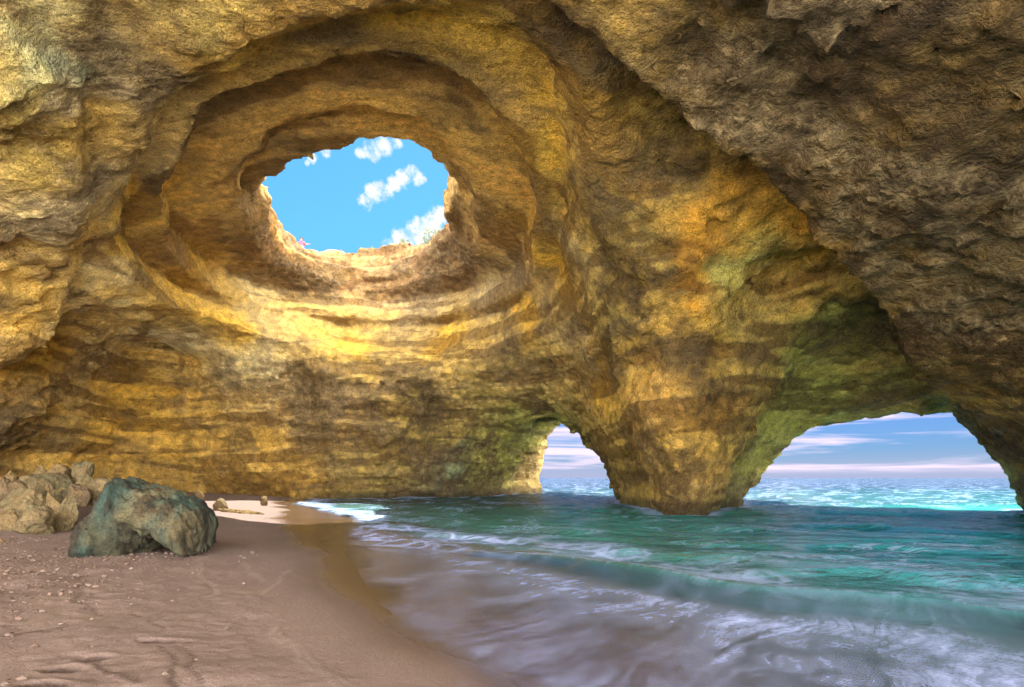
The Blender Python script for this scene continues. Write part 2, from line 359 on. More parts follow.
# ------------------------------------------------------------------ rock material
def rock_material(name, disp=1.0, tint=None, scale=1.0, strata=1.0):
    m, t, b, out = material(name)
    pos = t.new('ShaderNodeTexCoord').outputs['Object']
    if scale != 1: pos = t.vmath('SCALE', pos, scale)
    if tint is None:
        base = t.new('ShaderNodeAttribute', attribute_name='tint').outputs['Color']
        dark = t.new('ShaderNodeAttribute', attribute_name='dark').outputs['Fac']
        crust = t.new('ShaderNodeAttribute', attribute_name='crust').outputs['Fac']
    else: base, dark, crust = tint
    w1 = t.vmath('ADD', pos, t.vmath('SCALE', t.vmath('SUBTRACT', t.noise(pos, 1.4, 2, .55, color=True), (.5, .5, .5)), .6))
    if tint is None:
        lay = t.new('ShaderNodeAttribute', attribute_name='bed').outputs['Fac']; n1 = t.new('ShaderNodeAttribute', attribute_name='stain').outputs['Fac']
    else:
        x, y, z = t.sep(w1); lay = t.noise(t.comb(t.math('MULTIPLY', x, .1), t.math('MULTIPLY', y, .1), z), 1.6, 4, .7); n1 = t.noise(pos, .55, 5, .66)
    n2 = t.noise(pos, 2.4, 6, .72)
    n3 = t.noise(pos, 17, 4, .80)
    pit = t.voro(t.vmath('ADD', pos, t.vmath('SCALE', t.vmath('SUBTRACT', w1, pos), .45)), 2.3)
    net = t.voro(w1, 1.7, 'DISTANCE_TO_EDGE'); net2 = t.voro(w1, 4.3, 'DISTANCE_TO_EDGE')
    vein = t.math('MAXIMUM', t.rng(net, .20, 0.0), t.math('MULTIPLY', t.rng(net2, .28, 0.0), .6))
    # colour: banded beds, dark lichen and iron stains, pale lime crust
    bedded = t.mix(t.math('MULTIPLY', t.rng(lay, .56, .38), .85*strata), base, t.mix(1.0, base, (.42, .35, .28), 'MULTIPLY'))
    bedded = t.mix(t.math('MULTIPLY', t.rng(lay, .55, .68), .5*strata), bedded, t.mix(1.0, base, (1.3, 1.2, .85), 'MULTIPLY'))
    dk = t.rng(t.math('ADD', t.math('MULTIPLY', n1, .55), t.math('MULTIPLY', n2, .45)), t.math('SUBTRACT', .57, t.math('MULTIPLY', dark, .15)), t.math('SUBTRACT', .70, t.math('MULTIPLY', dark, .18)))
    col = t.mix(t.math('MULTIPLY', dk, t.rng(dark, 0, 1, .4, .8)), bedded, (.075, .047, .020))
    cr = t.math('MULTIPLY', t.math('MAXIMUM', t.math('MULTIPLY', vein, t.rng(n1, .40, .60, .15, 1)), t.rng(n2, .54, .70)), t.math('MULTIPLY', crust, .65))
    col = t.mix(cr, col, (.55, .40, .20))
    cav = t.math('MULTIPLY', t.rng(pit, .34, .62), .55)
    col = t.mix(t.math('MULTIPLY', cav, dark), col, (.085, .058, .03))
    col = t.mix(1.0, col, t.ramp(t.math('ADD', t.math('MULTIPLY', n3, .5), t.math('MULTIPLY', n2, .45)), [(.34, (.24, .20, .16)), (.48, (.95, .95, .95)), (.62, (1.75, 1.68, 1.5))]), 'MULTIPLY')
    t.put(b.inputs['Base Color'], col)
    b.inputs['Roughness'].default_value = .9; b.inputs['Specular IOR Level'].default_value = .25
    # relief
    h = t.math('ADD', t.math('MULTIPLY', n2, .62), t.math('MULTIPLY', t.math('MINIMUM', pit, .55), .20))
    h = t.math('ADD', h, t.math('MULTIPLY', t.math('MINIMUM', net2, .3), -.03))
    h = t.math('ADD', h, t.math('MULTIPLY', n3, .075))
    h = t.math('ADD', h, t.math('MULTIPLY', lay, .24*strata))
    h = t.math('ADD', h, t.math('MULTIPLY', t.math('MULTIPLY', vein, crust), .09))
    dn = t.new('ShaderNodeDisplacement'); t.put(dn.inputs['Height'], h); dn.inputs['Midlevel'].default_value = .5; dn.inputs['Scale'].default_value = disp/scale
    t.l.new(dn.outputs[0], out.inputs['Displacement']); m.displacement_method = 'BOTH'
    return m

# ------------------------------------------------------------------ the cave
ochre=(.62,.385,.085); gold=(.70,.43,.06); orange=(.62,.30,.03); tan=(.57,.41,.15); pale=(.66,.53,.26); olive=(.37,.265,.07)
moss=(.36,.36,.085); mossl=(.52,.50,.14); brown=(.42,.27,.095); dkb=(.18,.115,.045); grey=(.45,.36,.21); rust=(.72,.44,.12); teal=(.24,.29,.19)
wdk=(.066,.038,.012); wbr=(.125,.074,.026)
MAP = [  # px, py, rock colour, share of dark staining, share of lime crust
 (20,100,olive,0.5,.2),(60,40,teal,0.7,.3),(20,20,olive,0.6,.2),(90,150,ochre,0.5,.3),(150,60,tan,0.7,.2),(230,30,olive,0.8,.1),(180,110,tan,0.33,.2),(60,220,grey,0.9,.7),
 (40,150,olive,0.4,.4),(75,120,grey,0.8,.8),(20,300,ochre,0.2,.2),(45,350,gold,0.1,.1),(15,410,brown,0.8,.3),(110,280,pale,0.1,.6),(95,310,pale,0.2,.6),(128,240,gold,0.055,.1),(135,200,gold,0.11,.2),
 (152,170,pale,0.11,.3),(168,180,dkb,0.44,.1),(185,230,rust,0.28,.2),(215,140,rust,0.33,.1),(230,190,rust,0.33,.2),(240,60,gold,0.17,.1),(300,30,ochre,0.17,.1),(400,18,gold,0.1,.1),(470,20,gold,0.2,.1),
 (330,75,rust,0.22,.2),(420,85,rust,0.22,.1),(300,50,dkb,0.33,.1),(400,45,dkb,0.33,0),(490,85,dkb,0.33,.1),(270,150,brown,0.33,.1),(350,120,rust,0.28,.1),(430,130,rust,0.28,.1),(515,110,rust,0.5,.1),
 (540,90,gold,0.055,.1),(578,150,ochre,0.11,.3),(556,150,gold,0.055,0),(555,250,gold,0.055,.1),(575,260,tan,0.2,.6),(510,180,rust,0.22,.2),(500,240,rust,0.28,.3),(480,275,grey,0.39,.5),(520,280,grey,0.28,.6),(400,290,grey,0.44,.4),(330,290,tan,0.39,.4),
 (290,235,orange,0.17,.2),(260,240,brown,0.33,.2),(250,285,pale,0.17,.5),(200,280,gold,0.11,.3),(230,318,gold,0,.1),(350,346,gold,0,0),(450,346,gold,0,0),(530,315,gold,0,.1),(150,290,gold,0.2,.4),
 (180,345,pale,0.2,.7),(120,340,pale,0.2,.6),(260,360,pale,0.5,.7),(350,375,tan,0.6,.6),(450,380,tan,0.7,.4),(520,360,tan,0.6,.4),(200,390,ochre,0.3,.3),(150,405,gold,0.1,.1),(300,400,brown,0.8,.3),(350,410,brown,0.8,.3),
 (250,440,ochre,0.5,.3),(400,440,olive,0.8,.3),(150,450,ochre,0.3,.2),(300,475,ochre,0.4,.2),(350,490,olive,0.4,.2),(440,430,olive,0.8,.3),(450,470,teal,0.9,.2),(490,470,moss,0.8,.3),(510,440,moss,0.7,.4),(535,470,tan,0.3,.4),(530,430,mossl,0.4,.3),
 (300,250,rust,0.28,.2),(350,264,rust,0.33,.2),(400,264,brown,0.33,.3),(440,246,brown,0.33,.2),(284,232,orange,0.22,.1),(340,280,brown,0.39,.3),(450,215,brown,0.33,.2),(256,190,brown,0.33,.1),(420,280,grey,0.39,.3),
 (615,200,olive,0.4,.2),(640,180,ochre,0.5,.2),(660,150,ochre,0.3,.1),(600,90,gold,0.2,.3),(640,270,olive,0.9,.1),(620,250,olive,0.7,.1),(700,240,orange,0.05,0),(690,280,orange,0.1,0),(740,215,orange,0.1,0),(740,262,mossl,0.05,0),(775,245,orange,0.2,.1),(800,270,ochre,0.4,.1),
 (830,320,moss,0.4,.1),(760,330,olive,0.5,.1),(790,350,moss,0.4,.1),(650,320,ochre,0.6,.2),(600,370,gold,0.4,.4),(570,340,tan,0.3,.6),(610,310,olive,0.9,.2),(700,330,ochre,0.6,.1),(700,390,dkb,0.8,.1),(640,430,ochre,0.5,.2),(650,400,rust,0.5,.2),(700,440,ochre,0.5,.1),(680,490,brown,0.7,.1),
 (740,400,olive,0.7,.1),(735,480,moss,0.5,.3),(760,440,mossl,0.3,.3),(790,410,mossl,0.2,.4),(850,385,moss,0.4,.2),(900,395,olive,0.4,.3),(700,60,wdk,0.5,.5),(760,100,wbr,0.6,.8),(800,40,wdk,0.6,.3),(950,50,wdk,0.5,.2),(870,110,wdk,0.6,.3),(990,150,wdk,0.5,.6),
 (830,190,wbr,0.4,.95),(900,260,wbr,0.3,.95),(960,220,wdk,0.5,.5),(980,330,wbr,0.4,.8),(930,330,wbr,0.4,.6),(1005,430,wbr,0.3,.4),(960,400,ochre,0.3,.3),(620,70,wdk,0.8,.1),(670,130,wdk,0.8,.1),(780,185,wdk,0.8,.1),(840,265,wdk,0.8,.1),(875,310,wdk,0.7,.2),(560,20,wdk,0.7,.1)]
co, q = surface_nets(V, gx, gy, gz)
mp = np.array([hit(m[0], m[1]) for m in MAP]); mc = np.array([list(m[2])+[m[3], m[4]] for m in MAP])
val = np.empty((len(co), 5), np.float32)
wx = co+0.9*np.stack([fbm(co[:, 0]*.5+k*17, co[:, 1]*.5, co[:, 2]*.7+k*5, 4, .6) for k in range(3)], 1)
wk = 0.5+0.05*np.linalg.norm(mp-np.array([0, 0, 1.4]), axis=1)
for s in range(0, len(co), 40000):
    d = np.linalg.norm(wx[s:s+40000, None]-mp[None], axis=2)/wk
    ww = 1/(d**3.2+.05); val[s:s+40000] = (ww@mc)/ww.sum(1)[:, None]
zz = co[:, 2]+.55*fbm(co[:, 0]*.10, co[:, 1]*.10, co[:, 2]*.12, 3)
bed = .5+.42*fbm(co[:, 0]*.16, co[:, 1]*.16, zz*1.5, 4, .68); stain = .5+.36*fbm(co[:, 0]*.5+4, co[:, 1]*.5, co[:, 2]*.5, 6, .68)
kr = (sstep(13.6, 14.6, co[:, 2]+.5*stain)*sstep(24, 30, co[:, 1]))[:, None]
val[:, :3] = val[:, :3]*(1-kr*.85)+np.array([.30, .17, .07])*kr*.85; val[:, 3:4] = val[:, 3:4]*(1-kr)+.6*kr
tide = (sstep(.75, .15, co[:, 2]+.35*stain-.15)*sstep(-15, -11, co[:, 0]))[:, None]
val[:, :3] = val[:, :3]*(1-tide*.8)+np.array([.085, .08, .04])*tide*.8
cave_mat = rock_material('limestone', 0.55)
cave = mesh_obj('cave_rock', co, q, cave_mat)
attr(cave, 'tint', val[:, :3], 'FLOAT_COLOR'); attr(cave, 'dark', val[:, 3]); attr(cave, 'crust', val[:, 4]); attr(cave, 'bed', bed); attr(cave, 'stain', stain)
tag(cave, 'layered golden limestone sea cave with a round sky hole and two arches', 'cave', kind='structure')
print('CAVE', len(co), len(q))

# ------------------------------------------------------------------ beach
WETL = [(0.6,-1),(-0.2,2.2),(-.55,3.45),(-1.1,4.3),(-1.9,5.7),(-2.8,7.2),(-4.1,9.6),(-5.7,12.1),(-7,14.7),(-9.5,20),(-13,27.5),(-15.5,36)]
FILM = [(.7,-1),(0.0,2.2),(-.34,3.4),(-.95,4.6),(-1.65,6),(-2.35,7.4),(-2.9,8.9),(-3.8,11.3),(-4.4,13.5),(-5.3,17),(-7.4,20.5),(-12,27.5),(-14.7,36)]
def sand_z(x, y):
    s = polyline_sd(x, y, FILM)
    z = np.where(s > 0, .85*(1-np.exp(-np.maximum(s, 0)*.085)), np.maximum(.055*s, -2.5))
    z = z+.75*np.exp(-((x+12.6)/2.6)**2-((y-13.6)/2.4)**2)      # talus under the rock pile
    return z
def ground(px, py, z0=.2):
    """where the sand shows at a pixel"""
    z = z0
    for _ in range(30):
        Y = (EYE-z)*512/(py-478); X = (px-512)/512*Y
        z = .5*z+.5*float(sand_z(np.array([X]), np.array([Y]))[0])
    return X, Y, z
ax_ = axis(-34, 26, .028, .20, -4.2, 0.2); ay_ = axis(-4, 50, .028, .20, 2.4, 5.5)
SX, SY = np.meshgrid(ax_, ay_, indexing='ij')
s_w = polyline_sd(SX, SY, WETL)
s_w = s_w+.30*fbm(SX*.6, SY*.6, SX*0, 2)+sstep(14,22,SY)*.5*fbm(SX*.3, SY*.2, SX*0+3, 2)
SZ = sand_z(SX, SY)
dry = sstep(0.0, 1.2, s_w)
SZ = SZ+dry*(.028*fbm(SX*.9, SY*.9, SX*0+1.5, 4)+.008*fbm(SX*7, SY*7, SX*0+4, 3)) + .012*fbm(SX*.5, SY*.5, SX*0+8, 2)*(1-dry)
tram = sstep(.0, 1.5, -SX-2.6-.25*SY+.5*fbm(SX*.8, SY*.8, SX*0+6, 3))*sstep(9.5, 7.5, SY)  # trampled gravelly sand at the left
SZ += tram*(.022*fbm(SX*2.4, SY*2.4, SX*0+2.5, 4, .6))
line = np.zeros_like(SX)
def dent(px, py, L, Wd, rot, depth):
    X, Y, z = ground(px, py); c, s_ = math.cos(rot), math.sin(rot)
    u = ((SX-X)*c+(SY-Y)*s_)/L; v = (-(SX-X)*s_+(SY-Y)*c)/Wd
    r = np.sqrt(u*u+v*v)
    return -depth*sstep(1.0, .55, r)+.35*depth*np.exp(-((r-1.15)/.22)**2)
for a in ((64,669,.13,.055,.1,.055),(96,657,.12,.05,.5,.05),(160,640,.17,.04,.05,.05),(186,640,.08,.03,.0,.022),(45,687,.15,.05,.1,.05),(72,655,.1,.04,-.2,.02),(130,660,.12,.07,.4,.018),(215,655,.22,.12,.3,.012)):
    a = (a[0], a[1], a[2]*1.05, a[3]*1.75, a[4], a[5]); dn_ = dent(*a); SZ += .55*dn_; line -= np.clip(-dn_/.035, 0, 1)*min(1, a[5]/.04)  # shade inside the footprints is put into the line colour
def mark(pts, wd, h):
    P2 = [ground(*p)[:2] for p in pts]
    # densify with a little wander
    d = np.abs(polyline_sd(SX+.05*fbm(SX*3, SY*3, SX*0, 2), SY+.05*fbm(SX*3, SY*3, SX*0+7, 2), P2))
    k = np.exp(-(d/(wd*.75))**2); return k*h, k
for pts, wd, h, c in (([(186,540),(200,560),(203,580),(222,593)], .025, .008, 1),([(240,555),(247,566),(262,580)], .03, .008, 1),([(272,626),(300,655),(332,690)], .018, .008, 1),([(284,632),(310,656),(345,690)], .014, .007, 1),
     ([(78,560),(80,600),(95,615)], .02, -.012, -1),([(166,644),(172,665),(170,690)], .016, -.012, -1),([(190,655),(187,670),(200,688)], .014, -.01, -1),([(95,662),(120,675),(140,690)], .02, .012, -1),([(125,612),(155,622),(160,630)], .016, -.01, -1),([(0,635),(30,630),(70,624)], .03, -.015, -1),
     ([(330,590),(290,570),(262,595)], .03, .006, 1)):
    dz_, k_ = mark(pts, wd, h); SZ += dz_; line += c*k_
SZ += np.where(SY < 8, .004*fbm(SX*18, SY*18, SX*0+5, 2), 0)*dry
m_sand, t, b, out = material('beach_sand')
pos = t.new('ShaderNodeTexCoord').outputs['Object']
wet = t.new('ShaderNodeAttribute', attribute_name='wet').outputs['Fac']; tr = t.new('ShaderNodeAttribute', attribute_name='gravel').outputs['Fac']; ln = t.new('ShaderNodeAttribute', attribute_name='line').outputs['Fac']
g1 = t.noise(pos, 160, 3, .7); g2 = t.noise(pos, 1.4, 6, .6); g3 = t.noise(pos, 22, 5, .7)
col = t.mix(g2, (.120, .080, .068), (.200, .142, .122))
col = t.mix(t.math('MULTIPLY', t.rng(g2, .52, .70), .35), col, (.15, .11, .07))
sp = t.voro(pos, 34); spd = t.rng(sp, .22, .12); spk = t.noise(pos, 34, 1, .5)
col = t.mix(t.math('MULTIPLY', t.math('MULTIPLY', spd, tr), t.rng(spk, .40, .46)), col, t.mix(t.rng(spk, .5, .56), (.10, .055, .04), (.55, .45, .38)))
col = t.mix(t.math('MULTIPLY', tr, t.rng(g3, .45, .62, 0, .6)), col, (.12, .07, .05))
col = t.mix(t.math('MULTIPLY', ln, .30), col, (.38, .31, .27))
col = t.mix(t.rng(ln, 0, -1, 0, .9), col, (.045, .028, .022))
col = t.mix(1.0, col, t.ramp(g1, [(.3, (.6, .58, .55)), (.5, (1, 1, 1)), (.7, (1.35, 1.33, 1.3))]), 'MULTIPLY')
wcol = t.mix(t.noise(pos, .8, 4, .6), (.075, .045, .028), (.048, .030, .022))
col = t.mix(wet, col, wcol)
t.put(b.inputs['Base Color'], col); t.put(b.inputs['Roughness'], t.rng(wet, 0, 1, .85, .16)); t.put(b.inputs['Specular IOR Level'], t.rng(wet, 0, 1, .3, .6))
bp = t.new('ShaderNodeBump'); t.put(bp.inputs['Height'], t.math('ADD', t.math('MULTIPLY', g1, .006), t.math('ADD', t.math('MULTIPLY', g3, .02), t.math('MULTIPLY', t.math('MULTIPLY', spd, tr), .012)))); t.put(bp.inputs['Strength'], t.rng(wet, 0, 1, .9, .12)); bp.inputs['Distance'].default_value = 1
t.l.new(bp.outputs[0], b.inputs['Normal'])
sand = mesh_obj('sand', np.stack([SX, SY, SZ], -1).reshape(-1, 3), grid_faces(*SX.shape), m_sand)
attr(sand, 'wet', (1-sstep(-.75, .5, s_w)).ravel()); attr(sand, 'gravel', np.clip(tram+.12*dry, 0, 1).ravel()); attr(sand, 'line', np.clip(line, -1, 1).ravel())
tag(sand, 'pinkish brown sandy beach, wet and glossy beside the water', 'beach', kind='structure')

# ------------------------------------------------------------------ sea
CREST = [P(*p) for p in ()] or [((px-512)*(EYE*512/(py-478))/512, EYE*512/(py-478)) for px, py in ((250,516),(330,526),(400,540),(450,548),(500,556),(570,567),(640,580),(700,592),(760,600),(850,607),(940,616),(1024,633),(1150,670),(1500,830),(2600,1500))]
def geo(lo, hi, a0, a1, h, grow):
    r = [a1]; d = h
    while r[-1] < hi: d = d*grow; r.append(r[-1]+d)
    l = [a0]; d = h
    while l[-1] > lo: d = d*grow; l.append(l[-1]-d)
    return np.array(l[:0:-1]+list(np.arange(a0, a1, h))+r)
wxx = geo(-9000, 9000, -5, 8, .045, 1.035); wyy = geo(-6, 16000, 2.2, 11, .045, 1.022)
WX, WY = np.meshgrid(wxx, wyy, indexing='ij')
sc = polyline_sd(WX, WY, CREST)                      # positive: seaward of the breaking crest
nn = vnoise(WX*.9, WY*.9, WX*0+3)
scn = sc+.13*fbm(WX*.5, WY*.5, WX*0+3, 2)+.10*(1-sstep(-1,3,WX))*fbm(WX*1.6, WY*1.6, WX*0+5, 3)
amp = .17*sstep(-2.5, 3.2, WX)*(1+.25*vnoise(WX*.6, WY*.6, WX*0))+.035
front = sstep(-.42, 0.0, scn); back = np.exp(-np.maximum(scn, 0)/.9)
WZ = amp*front*back
dist = np.hypot(WX, WY)
sea = sstep(.1, 1.4, scn)
def swell(ang, wl, a, ph, nz):
    c, s_ = math.cos(ang), math.sin(ang)
    u = (WX*c+WY*s_)/wl*2*math.pi+ph+nz*2.2
    return a*(np.sin(u)+.3*np.sin(2*u+.8))
nw = fbm(WX*.25, WY*.25, WX*0+2, 3); nw2 = fbm(WX*.6, WY*.6, WX*0+9, 3)
fade = np.exp(-dist/160)
WZ += sea*fade*(swell(1.05, 3.1, .045, 0, nw)+swell(1.35, 1.7, .022, 1, nw2)+swell(.75, 5.2, .04, 2, nw)+swell(1.15, .9, .007, 2, nw2*1.5)+.035*nw2)
WZ += (1-sea)*(.002*fbm(WX*1.2+WY*.8, WY*1.5-WX*.9, WX*0+4, 3))*sstep(-.2, -1.5, sc)
bed = np.where((WX < 24) & (WY < 48), sand_z(np.clip(WX, -40, 30), np.clip(WY, -10, 60)), -2.5); bed = np.minimum(bed, np.where(WY > 45, -2.5, bed))
depth = WZ-bed
shore = polyline_sd(WX, WY, FILM)
edge = shore+.22*fbm(WX*1.1, WY*1.1, WX*0+5, 4)       # film edge, positive on dry side
WZ = np.where(shore > -1.2, np.maximum(WZ, bed+.004*sstep(.2, -.6, edge)-.03*sstep(.1, .5, edge)), WZ)
keepf = ~((edge > .6) & (WX < 3))
m_sea, t, b, out = material('sea_water')
t.n.remove(b)
pos = t.new('ShaderNodeTexCoord').outputs['Object']; px_s, py_s, pz_s = t.sep(pos)
A = lambda n: t.new('ShaderNodeAttribute', attribute_name=n).outputs['Fac']
dep, crest, lip, edg = A('depth'), A('crest'), A('lip'), A('edge')
far = t.rng(py_s, 24, 90)
cn_ = t.noise(t.vmath('MULTIPLY', pos, (.05, .10, 1)), 1, 4, .6)
wc = t.mix(t.rng(cn_, .38, .62), (.010, .175, .160), (.024, .28, .24))
wc = t.mix(t.math('MULTIPLY', t.rng(px_s, 0, 8), t.rng(py_s, 21, 13, 0, .85)), wc, t.mix(t.rng(cn_, .38, .62), (.010, .14, .25), (.020, .28, .34)))
wc = t.mix(t.rng(py_s, 20, 30), wc, t.mix(t.rng(cn_, .38, .62), (.004, .038, .046), (.008, .064, .066)))  # weak light under the roof made up in colour: paler inside than out
wc = t.mix(far, wc, (.004, .018, .032))
wc = t.mix(t.math('MULTIPLY', t.rng(dep, .9, .12), .6), wc, (.045, .05, .042))
wc = t.mix(t.math('MULTIPLY', A('face'), .85), wc, (.016, .028, .034))  # shade on the breaking wave's front is put into the water colour
body = t.rng(t.math('ADD', dep, t.math('MULTIPLY', A('sea'), .30)), .03, .42)
# silky streaks run along the backwash
u = t.math('ADD', t.math('MULTIPLY', px_s, .72), t.math('MULTIPLY', py_s, .69)); v = t.math('SUBTRACT', t.math('MULTIPLY', px_s, .69), t.math('MULTIPLY', py_s, .72))
wv = t.noise(pos, 1.1, 3, .5)
silk1 = t.noise(t.comb(t.math('MULTIPLY', u, .3), t.math('ADD', t.math('MULTIPLY', v, 3.0), t.math('MULTIPLY', wv, 1.8)), 0.0), 1.0, 4, .55)
silk2 = t.noise(t.comb(t.math('MULTIPLY', u, .9), t.math('ADD', t.math('MULTIPLY', v, 12.0), t.math('MULTIPLY', wv, 9.0)), 4.0), 1.0, 5, .6)
silk = t.math('ADD', t.math('MULTIPLY', silk1, .42), t.math('MULTIPLY', silk2, .58))
patch = t.noise(pos, .55, 4, .6)
lace = t.math('ABSOLUTE', t.math('SUBTRACT', t.noise(t.vmath('MULTIPLY', pos, (1.0, 1.9, 1)), 1.3, 6, .62, 1.0), .5))
lacem = t.math('MULTIPLY', t.rng(lace, .06, .0), t.rng(patch, .46, .62))
bub = t.noise(pos, 26, 3, .7)
f1 = t.math('MULTIPLY', t.math('MULTIPLY', t.rng(silk, .28, .82, .0, 1), t.rng(t.noise(t.vmath('MULTIPLY', pos, (1.6, 1.6, 1)), 1.0, 6, .68), .36, .62, .25, 1.15)), t.math('MULTIPLY', crest, t.rng(patch, .30, .60, .45, 1)))
f1 = t.math('ADD', t.math('MULTIPLY', f1, t.rng(bub, .3, .6, .7, 1.1)), t.math('MULTIPLY', crest, .08))
f2 = t.math('MULTIPLY', lip, t.rng(t.math('ADD', t.math('MULTIPLY', lace, -3.0), t.math('ADD', silk2, patch)), .74, 1.15))
cells = t.voro(t.vmath('ADD', t.vmath('MULTIPLY', pos, (1, 1, 0)), t.vmath('SCALE', t.noise(pos, 1.2, 3, .6, color=True), .9)), 1.7, 'DISTANCE_TO_EDGE')
f4 = t.math('MULTIPLY', A('wash'), t.math('MULTIPLY', t.rng(patch, .36, .56), t.math('ADD', t.rng(cells, .22, .0, .18, 1), t.rng(bub, .45, .65, 0, .25))))
f3 = t.math('MULTIPLY', edg, t.rng(t.noise(pos, 7, 5, .7), .45, .6))
spark = t.math('MULTIPLY', t.rng(t.noise(t.vmath('MULTIPLY', pos, (.5, 1.1, 1)), 1.0, 7, .72), .60, .70), t.rng(t.noise(t.vmath('MULTIPLY', pos, (.045, .03, 1)), 1.0, 3, .5), .52, .62))
foam = t.math('MAXIMUM', t.math('MAXIMUM', f1, t.math('MAXIMUM', f2, f4)), t.math('MAXIMUM', f3, t.math('MAXIMUM', t.math('MULTIPLY', spark, .38), t.math('MULTIPLY', t.math('MULTIPLY', lacem, .55), A('sea')))))
lapf = t.math('MULTIPLY', A('lap'), t.rng(t.math('ADD', patch, t.math('MULTIPLY', bub, .6)), .58, .85))
foam = t.math('MAXIMUM', foam, lapf)
foam = t.math('MULTIPLY', foam, .85)
bh = t.math('ADD', t.math('MULTIPLY', t.noise(t.vmath('MULTIPLY', pos, (1, 1.7, 1)), 1.7, 5, .6), .22), t.math('MULTIPLY', t.noise(t.vmath('MULTIPLY', pos, (1, 1.6, 1)), 7, 3, .6), .03))
bfar = t.math('MULTIPLY', t.noise(t.vmath('MULTIPLY', pos, (.25, .5, 1)), 1, 4, .6), t.rng(py_s, 15, 60, 0, .9))
bh = t.math('ADD', t.math('MULTIPLY', t.math('ADD', bh, bfar), A('sea')), t.math('MULTIPLY', silk, .003))
bp = t.new('ShaderNodeBump'); t.put(bp.inputs['Height'], bh); bp.inputs['Distance'].default_value = 1; bp.inputs['Strength'].default_value = .9
dif = t.new('ShaderNodeBsdfDiffuse'); t.put(dif.inputs[0], wc); t.l.new(bp.outputs[0], dif.inputs['Normal'])
tra = t.new('ShaderNodeBsdfTransparent')
gl = t.new('ShaderNodeBsdfGlossy'); t.put(gl.inputs['Roughness'], t.rng(A('sea'), 0, 1, .26, .08)); t.l.new(bp.outputs[0], gl.inputs['Normal']); gl.inputs[0].default_value = (1, 1, 1, 1)
fr = t.new('ShaderNodeFresnel'); fr.inputs['IOR'].default_value = 1.33; t.l.new(bp.outputs[0], fr.inputs['Normal'])
frn = t.math('MINIMUM', fr.outputs[0], t.rng(py_s, 4, 20, .60, .30))
fd = t.new('ShaderNodeBsdfDiffuse'); fd.inputs[0].default_value = (.40, .48, .82, 1)  # blue skylight is put into the foam colour
def mixs(f, a, c_):
    nd = t.new('ShaderNodeMixShader'); t.put(nd.inputs[0], f); t.l.new(a, nd.inputs[1]); t.l.new(c_, nd.inputs[2]); return nd.outputs[0]
sh = mixs(body, tra.outputs[0], dif.outputs[0]); sh = mixs(frn, sh, gl.outputs[0]); sh = mixs(foam, sh, fd.outputs[0])
sh = mixs(t.rng(A('film'), 0, 1), tra.outputs[0], sh)
t.l.new(sh, out.inputs['Surface'])
fc = grid_faces(*WX.shape); kk = keepf.ravel()[fc].any(1)
fc = fc[kk]
used = np.unique(fc); remap = np.full(WX.size, -1, np.int32); remap[used] = np.arange(len(used))
sea_o = mesh_obj('sea', np.stack([WX, WY, WZ], -1).reshape(-1, 3)[used], remap[fc], m_sea)
along = sstep(-4, 2, WX)
_i = np.clip(np.searchsorted(gx, WX)-1, 0, nx-2); _j = np.clip(np.searchsorted(gy, WY)-1, 0, ny-2); _k = int(np.searchsorted(gz, .12))
_fx = np.clip((WX-gx[_i])/(gx[_i+1]-gx[_i]), 0, 1); _fy = np.clip((WY-gy[_j])/(gy[_j+1]-gy[_j]), 0, 1)
rv = (V[_i, _j, _k]*(1-_fx)+V[_i+1, _j, _k]*_fx)*(1-_fy)+(V[_i, _j+1, _k]*(1-_fx)+V[_i+1, _j+1, _k]*_fx)*_fy
inside = (WX > gx[0]) & (WX < gx[-1]) & (WY > 12) & (WY < gy[-1])
lap = np.where(inside, sstep(.75, .12, rv), 0)
for n, a in (('depth', np.clip(depth, 0, 5)), ('crest', np.exp(-((scn+.95)/.55)**2)*along*.75+(.22+.42*along)*sstep(-.3, -.8, scn)+.35*np.exp(-((scn+.35)/.5)**2)*(1-along)), ('lip', np.exp(-((scn-.10)/.10)**2)*(.6+.4*along)+.6*np.exp(-((scn-.9)/.7)**2)),
             ('edge', np.exp(-((edge+.12)/.10)**2)*(.45+.2*sstep(4.5, 7, WY)+.35*sstep(9,14,WY))), ('sea', sea), ('lap', lap), ('wash', np.clip(np.exp(-((scn-.5)/1.5)**2)*sstep(7.5, 12, WY)+.8*np.exp(-((edge+.8)/.8)**2)*sstep(9, 13, WY)+.55*np.exp(-((scn-1.2)/1.0)**2)*along, 0, 1)), ('face', np.exp(-((scn+.20)/.20)**2)*along), ('film', sstep(.10, -.75, edge))):
    attr(sea_o, n, a.ravel()[used])
tag(sea_o, 'turquoise sea running in under the arches and breaking on the sand', 'sea', kind='structure')
print('SAND', SX.shape, 'SEA', WX.shape)
